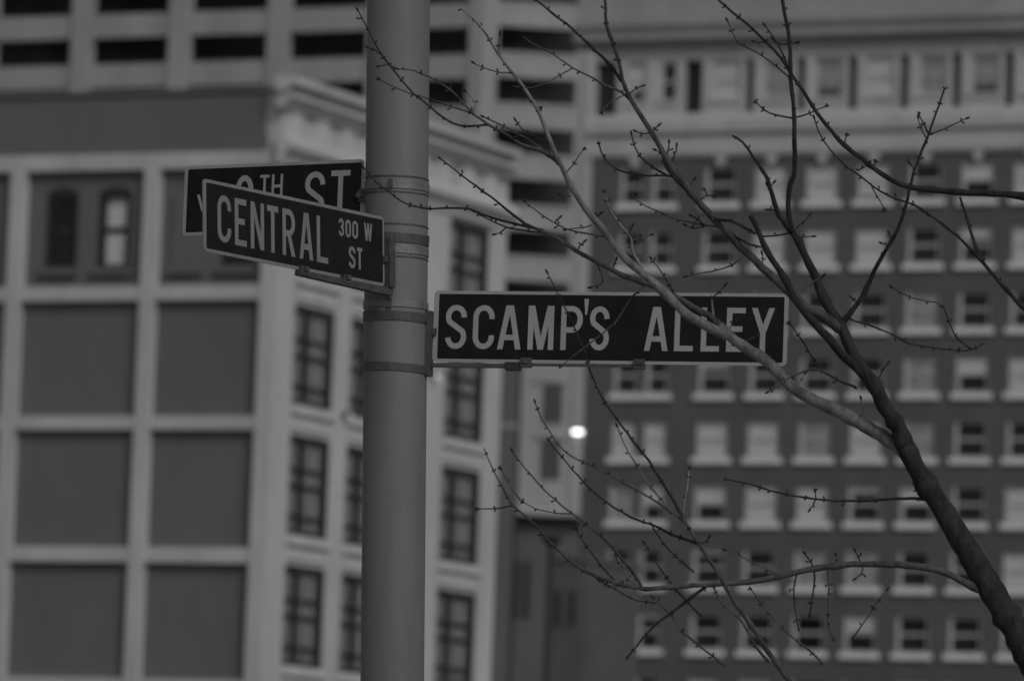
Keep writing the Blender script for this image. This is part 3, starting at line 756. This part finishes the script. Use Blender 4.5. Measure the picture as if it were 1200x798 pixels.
br('twig', Lg, 2.4, .7, (757, 326), (748, 308), (740, 290), (740, 280), (728, 265), (721, 255), (716, 248), (709, 225))
br('branch', Gm, 2.8, 1.4, (656, 193), (645, 183), (630, 175), (610, 169), (594, 158), (572, 146))
br('twig', Gm, 1.3, .7, (572, 146), (551, 132), (529, 125), (505, 117), (484, 111), (463, 103), (444, 93))
br('twig', D, 1.5, .8, (572, 147), (562, 147), (545, 148), (529, 144), (513, 133), (497, 120), (484, 109), (471, 95), (457, 77), (444, 59), (431, 35), (419, 12))
br('twig', Gm, 1.3, .8, (560, 138), (552, 131), (535, 112), (519, 100), (503, 91), (484, 83), (465, 81))
br('twig', Gm, 1.5, .9, (645, 181), (618, 163), (591, 149), (566, 137))
br('twig', Lg, .9, .5, (554, 133), (557, 120), (545, 107))
br('limb', Gm, 6.3, 1.5, (984, 386), (965, 371), (941, 357), (920, 338), (903, 323), (885, 305), (868, 290), (853, 273), (835, 255), (820, 238), (805, 220), (790, 201), (775, 175), (759, 147), (748, 131), (737, 112), (729, 93), (725, 72), (719, 53), (711, 29), (709, 0), (706, -40))
br('branch', D, 3.0, 1.6, (838, 257), (822, 243), (803, 222), (788, 206), (778, 190), (776, 178))
br('branch', D, 2.2, 1.0, (729, 96), (713, 75), (697, 59), (681, 44), (663, 28), (647, 16), (637, 7), (612, -12))
br('twig', Gm, 1.7, .7, (742, 121), (729, 109), (708, 99), (687, 88), (671, 80), (649, 64), (631, 55), (615, 45))
br('twig', Gm, 1.0, .6, (671, 80), (657, 88), (644, 96), (623, 103), (604, 102))
br('twig', Gm, .9, .6, (733, 111), (716, 120), (705, 131))
br('twig', D, .9, .6, (738, 110), (745, 104), (753, 101))
br('twig', D, .9, .6, (762, 156), (752, 157), (745, 154)); br('twig', D, .8, .6, (763, 156), (767, 152), (772, 147))
br('twig', D, 1.6, .8, (790, 207), (770, 206), (753, 206), (730, 201), (718, 195), (708, 185), (702, 169))
br('twig', D, 1.6, .8, (782, 206), (765, 196), (750, 183), (743, 170), (740, 157))
br('twig', D, 1.3, .7, (780, 184), (783, 176), (784, 167)); br('twig', D, 1.4, .7, (787, 190), (791, 181), (793, 171)); br('twig', D, 1.0, .6, (779, 187), (774, 180), (768, 176))
br('twig', D, 1.1, .7, (820, 236), (828, 229), (836, 230)); br('twig', D, .8, .6, (828, 229), (826, 223))
br('twig', D, .7, .5, (812, 226), (808, 219), (814, 210))
br('twig', Gm, 1.6, .7, (850, 268), (845, 265), (825, 264), (805, 260), (788, 255), (770, 248), (753, 239), (741, 231))
br('twig', D, 1.2, .7, (826, 265), (818, 258), (810, 253)); br('twig', D, .9, .6, (825, 265), (813, 268), (803, 264))
br('branch', D, 2.0, 1.8, (836, 257), (855, 259), (870, 265), (885, 274))
br('branch', D, 2.0, 1.2, (848, 268), (866, 280), (878, 286), (892, 290))
br('twig', Gm, 1.3, .6, (871, 301), (858, 310), (840, 317), (823, 320), (804, 324))
br('twig', D, .9, .6, (892, 311), (894, 304), (893, 297))
br('twig', D, 1.0, .6, (928, 273), (940, 261), (949, 252)); br('twig', D, .9, .7, (929, 278), (940, 278), (953, 277)); br('twig', D, 1.3, .9, (926, 273), (910, 276), (896, 277))
br('twig', D, 1.2, .8, (911, 249), (904, 246), (899, 246)); br('twig', D, 1.0, .6, (905, 228), (902, 222), (907, 214)); br('twig', D, .9, .6, (905, 226), (899, 217))
br('branch', D, 3.6, 1.0, (985, 382), (997, 365), (1011, 347), (1029, 309), (1045, 283), (1056, 259), (1063, 235), (1070, 205), (1080, 178), (1088, 158), (1097, 133), (1107, 104))
br('twig', D, 1.3, .7, (1088, 157), (1083, 146), (1077, 134)); br('twig', D, .9, .6, (1086, 163), (1079, 150), (1076, 138))
br('twig', D, 1.0, .6, (1089, 157), (1108, 151), (1133, 139)); br('twig', D, .9, .6, (1043, 290), (1038, 287), (1033, 285)); br('twig', D, .9, .6, (1046, 282), (1044, 277), (1042, 273))
br('twig', D, .9, .6, (1072, 200), (1068, 193), (1065, 190)); br('twig', D, .9, .6, (1005, 356), (1001, 352), (998, 349))
# limb outside the frame on the right that carries the upper branches
br('limb', D, 16, 5, (1252, 866), (1290, 720), (1312, 560), (1312, 430), (1292, 330), (1262, 262), (1230, 236))
br('branch', D, 4.6, 1.2, (1232, 237), (1200, 230), (1165, 227), (1135, 226), (1110, 224), (1090, 223), (1068, 220), (1045, 211), (1025, 198), (1010, 186), (990, 171), (975, 155), (958, 133), (943, 110), (928, 88), (913, 65), (898, 50), (875, 28), (850, 8), (830, -12))
br('branch', D, 4, 1.5, (1308, 420), (1240, 405), (1200, 362), (1160, 318), (1148, 300), (1140, 278), (1133, 255), (1125, 231))
br('twig', D, 1.8, .8, (1153, 309), (1140, 295), (1123, 278), (1108, 265), (1090, 252), (1070, 240), (1050, 233), (1030, 223), (1010, 208), (993, 196), (972, 175), (960, 155), (954, 138))
br('twig', D, 1.0, .6, (1020, 215), (1028, 230), (1036, 245)); br('twig', D, .9, .6, (1003, 199), (1010, 198), (1018, 191))
br('twig', D, 1.3, .8, (926, 84), (910, 50), (896, 30)); br('twig', D, 1.1, .6, (926, 92), (910, 78), (893, 65), (880, 58), (865, 51), (858, 37), (852, 24))
br('twig', D, 1.3, .7, (930, 139), (910, 135), (895, 129), (886, 120)); br('twig', D, 1.2, .7, (932, 138), (948, 133), (968, 125)); br('twig', D, 1.0, .7, (925, 52), (914, 52), (905, 46)); br('twig', D, .9, .7, (925, 52), (934, 50))
br('twig', D, .9, .6, (990, 168), (992, 159)); br('twig', D, 1.1, .7, (1023, 197), (1026, 190))
br('twig', D, .9, .6, (897, 48), (890, 50), (884, 49))
br('twig', D, 1.4, .8, (1000, 361), (995, 373), (1013, 379), (1040, 389), (1067, 403), (1093, 407), (1131, 411), (1150, 404))
br('twig', D, 1.0, .6, (1140, 410), (1120, 395), (1105, 360), (1088, 353), (1067, 349), (1045, 336))
br('twig', D, 1.6, .8, (1004, 455), (997, 451), (981, 445), (965, 435), (955, 423), (941, 400), (932, 388), (925, 379))
br('twig', Gm, 1.6, .8, (966, 435), (955, 432), (940, 436), (920, 445), (910, 452), (900, 459))
br('twig', Lg, .9, .5, (934, 455), (938, 445), (944, 437)); br('twig', D, 1.1, .7, (1028, 446), (1034, 435), (1041, 425))
br('twig', Lg, 1.5, .7, (1004, 490), (1012, 483), (1009, 467)); br('twig', D, .9, .7, (930, 456), (927, 448), (922, 440))
br('twig', Lg, 1.5, 1.0, (836, 375), (835, 362), (834, 350)); br('twig', D, 1.0, .6, (834, 350), (842, 343), (850, 334))
br('twig', Gm, 1.0, .6, (862, 402), (872, 400), (887, 394)); br('twig', Gm, .8, .5, (852, 388), (858, 380), (862, 377))
br('twig', Gm, 1.3, .6, (757, 332), (748, 342), (738, 352), (720, 379), (695, 399), (673, 416), (658, 429))
br('twig', D, 1.2, .6, (792, 347), (785, 335), (778, 323), (770, 312), (763, 303))
br('twig', D, .9, .5, (700, 310), (707, 329), (700, 335), (692, 337)); br('twig', D, .9, .6, (718, 318), (719, 310), (722, 304))
br('twig', Gm, 1.3, .7, (710, 277), (700, 276), (688, 274), (663, 268), (638, 254), (615, 236))
br('twig', Gm, 1.0, .6, (694, 264), (683, 267), (663, 269)); br('twig', Gm, .9, .6, (664, 202), (672, 192), (684, 175)); br('twig', D, .9, .6, (650, 262), (652, 258), (656, 255))
br('twig', D, .9, .6, (677, 293), (680, 287), (685, 283)); br('twig', D, .9, .6, (698, 258), (700, 253), (704, 250)); br('twig', D, .8, .5, (668, 230), (661, 231), (656, 229))
br('twig', Gm, .9, .6, (740, 282), (750, 279), (763, 275)); br('twig', D, .8, .5, (735, 275), (739, 270), (741, 265))
br('twig', Gm, .9, .6, (600, 86), (584, 85), (566, 80), (555, 74)); br('twig', D, .8, .5, (585, 66), (584, 55), (586, 40)); br('twig', D, .8, .5, (632, 133), (634, 128)); 
br('twig', D, 1.1, .7, (650, 171), (627, 160), (612, 152), (604, 141)); br('twig', Gm, .9, .5, (940, 342), (949, 333), (957, 328), (965, 323))
br('twig', D, 1.0, .6, (446, 64), (438, 58), (431, 56)); br('twig', D, .9, .6, (465, 81), (455, 76), (444, 78)); 
# lower sprays
br('branch', Gm, 6, 2.4, (1256, 880), (1180, 905), (1080, 890), (985, 850), (920, 790), (877, 727), (861, 705), (848, 682), (835, 661), (820, 638))
br('branch', Gm, 2.3, 1.8, (820, 638), (808, 620), (798, 606))
br('twig', D, 1.9, .7, (800, 608), (795, 597), (781, 573), (765, 547), (747, 523), (729, 499), (710, 473), (695, 443), (683, 408), (670, 377), (655, 347), (641, 319))
br('twig', Lg, 1.8, .8, (801, 611), (781, 592), (763, 571), (747, 547), (733, 523), (723, 499))
br('twig', Gm, 1.5, .7, (799, 608), (787, 600), (763, 584), (731, 565), (696, 547), (664, 531), (648, 512), (635, 491), (627, 471))
br('twig', D, 1.8, .7, (820, 638), (787, 626), (763, 614), (747, 609), (720, 595), (701, 581), (677, 557), (659, 536), (643, 516))
br('twig', D, 1.2, .7, (813, 670), (792, 652), (773, 630), (763, 614)); br('twig', Lg, 1.2, .6, (800, 601), (805, 573), (808, 549))
br('twig', D, .9, .6, (823, 636), (828, 634), (831, 629))
br('branch', Gm, 4.6, 2.8, (1168, 702), (1130, 682), (1100, 668), (1070, 663), (1043, 661), (1000, 661), (970, 664), (938, 669), (915, 675), (888, 680), (853, 684), (813, 685), (787, 688), (755, 690))
br('branch', Gm, 2.8, .7, (756, 690), (731, 686), (709, 678), (685, 668), (667, 656), (643, 633), (624, 612), (600, 591), (592, 576), (579, 552), (567, 525))
br('twig', Gm, 1.0, .5, (610, 586), (595, 565), (587, 549)); br('twig', D, 1.0, .6, (601, 592), (581, 596), (560, 596))
br('twig', Gm, 1.9, .7, (752, 690), (747, 679), (731, 657), (712, 636), (696, 621), (669, 601), (651, 586), (635, 571), (608, 539), (600, 528))
br('twig', Lg, 1.7, 1.2, (748, 684), (738, 678), (731, 668), (723, 652)); br('twig', Gm, .9, .5, (670, 602), (651, 601), (629, 596), (613, 588))
br('twig', D, 1.1, .6, (722, 682), (704, 662), (688, 641), (675, 620)); br('twig', D, 1.3, .7, (822, 722), (800, 700), (787, 684), (771, 662), (755, 636))
br('twig', D, 2.2, .9, (832, 683), (826, 688), (808, 701), (789, 716), (771, 729), (752, 750), (736, 769))
br('twig', Gm, 1.5, .7, (850, 780), (819, 756), (800, 740), (787, 721), (765, 700)); br('twig', Gm, 1.8, .9, (900, 775), (886, 757), (871, 730), (859, 718), (843, 702), (837, 689))
br('twig', Gm, 1.5, .7, (965, 778), (945, 759), (925, 743), (910, 728), (893, 708), (880, 690)); br('twig', D, 1.3, .8, (954, 668), (954, 685), (951, 705), (949, 720))
br('twig', Gm, 1.4, .8, (970, 665), (972, 695), (970, 730), (977, 748)); br('twig', D, 1.1, .7, (934, 672), (930, 690), (932, 712), (936, 736)); br('twig', Gm, 1.1, .6, (998, 749), (1023, 713), (1040, 690))
br('twig', D, 1.2, .7, (955, 667), (950, 658), (943, 648)); br('twig', D, 1.1, .7, (1009, 661), (1006, 652), (1002, 645)); br('twig', Lg, 1.0, .6, (974, 663), (977, 656), (979, 650)); br('twig', D, .9, .6, (1010, 662), (1010, 672), (1002, 678))
br('branch', D, 2.2, .8, (1096, 588), (1078, 584), (1038, 585), (990, 587), (955, 584), (913, 577), (873, 566), (850, 561)); br('twig', D, .8, .6, (956, 584), (953, 592), (949, 597)); br('twig', D, .8, .6, (956, 584), (955, 575))
br('twig', Gm, 1.0, .6, (910, 673), (900, 668), (875, 655), (850, 644)); br('twig', D, 1.0, .6, (1079, 583), (1074, 575), (1071, 567))
br('twig', D, 1.0, .7, (690, 671), (720, 690), (745, 703), (765, 706)); br('twig', Gm, .9, .6, (727, 686), (714, 686), (702, 680))

base = at(1316, 1756, YT)
TR = empty('bare_tree', (base.x, base.y, 0), 0, label='leafless tree reaching in from the right, its forked twigs crossing the signs', cat='tree')
nodes = []       # (px, py, depth)
buds = MB()
def cr(p0, p1, p2, p3, t):
    return tuple(.5*((2*b_)+(-a+c)*t+(2*a-5*b_+4*c-d)*t*t+(-a+3*b_-3*c+d)*t**3) for a, b_, c, d in zip(p0, p1, p2, p3))
rb = random.Random(11)
for kind, m, pts, r0, r1 in BR:
    rx, ry = pts[0]
    best = min(nodes, key=lambda n_: (n_[0]-rx)**2+(n_[1]-ry)**2) if nodes else None
    d0_ = best[2] if best and math.hypot(best[0]-rx, best[1]-ry) < 30 else YT+rb.uniform(-.2, .2)
    L_ = sum(math.dist(pts[i], pts[i+1]) for i in range(len(pts)-1))
    sl = 0 if kind == 'trunk' else rb.uniform(-.45, .45)
    # fine resampled path
    P = []; n = len(pts)
    for i in range(n-1):
        seg = max(2, int(math.dist(pts[i], pts[i+1])/9))
        for k_ in range(seg):
            P.append(cr(pts[max(i-1, 0)], pts[i], pts[i+1], pts[min(i+2, n-1)], k_/seg))
    P.append(pts[-1])
    acc = 0; pos = []; rad = []; last = None
    wob = rb.uniform(0, 6)
    for i, p in enumerate(P):
        if i: acc += math.dist(P[i-1], p)
        dep = min(max(d0_+sl*acc*YT/FPX+.02*math.sin(acc/40+wob)*min(acc/60, 1), 16.4), 18.35)
        f = acc/L_
        jx = rb.uniform(-.5, .5) if 0 < i < len(P)-1 else 0; jy = rb.uniform(-.5, .5) if 0 < i < len(P)-1 else 0
        r_ = (r0+(r1-r0)*f**.8)*(1+rb.uniform(-.08, .08)+(.22 if rb.random() < .1 else 0))
        v = at(p[0]+jx, p[1]+jy, dep)
        if kind == 'trunk' and i == 0: v.z = -.05
        pos.append(v-base.xyz+Vector((0, 0, base.z))); rad.append(r_*dep/FPX)
        nodes.append((p[0], p[1], dep))
        # buds and spurs on the thin wood
        if r_ < 2.6 and i > 1 and (last is None or acc-last > rb.uniform(9, 20)):
            last = acc
            t_ = Vector((P[i][0]-P[i-1][0], P[i][1]-P[i-1][1])); t_ = t_.normalized() if t_.length > 0 else Vector((1, 0))
            for sgn in ((-1, 1) if rb.random() < .4 else (rb.choice((-1, 1)),)):
                nrm = Vector((-t_.y, t_.x))*sgn; ln = rb.uniform(2.4, 5.0)*(1.5 if rb.random() < .18 else 1)
                e = Vector(p)+(t_*.7+nrm)*ln*.75; mid = Vector(p)+(t_*.4+nrm)*ln*.4
                dz = rb.uniform(-.012, .012)
                o3 = Vector((0, 0, base.z))-base.xyz
                a3, m3, e3 = at(*p, dep)+o3, at(mid.x, mid.y, dep+dz*.5)+o3, at(e.x, e.y, dep+dz)+o3
                s_ = dep/FPX
                buds.tube([a3, m3, m3.lerp(e3, .6), e3], [.8*s_, .75*s_, 1.35*s_, .35*s_], 6)
    if kind == 'twig':
        s_ = nodes[-1][2]/FPX; e3 = pos[-1]; dr = (pos[-1]-pos[-2]).normalized()
        buds.tube([e3-dr*s_*2, e3+dr*s_*1.5, e3+dr*s_*4.5], [1.0*s_, 1.5*s_, .3*s_], 6)
    b = MB(); b.tube(pos, rad, 14 if kind in ('trunk', 'limb') else 8)
    b.build(kind, m, TR, smooth=True)
tag(buds.build('buds', M_bark, TR, smooth=True), kind='stuff')
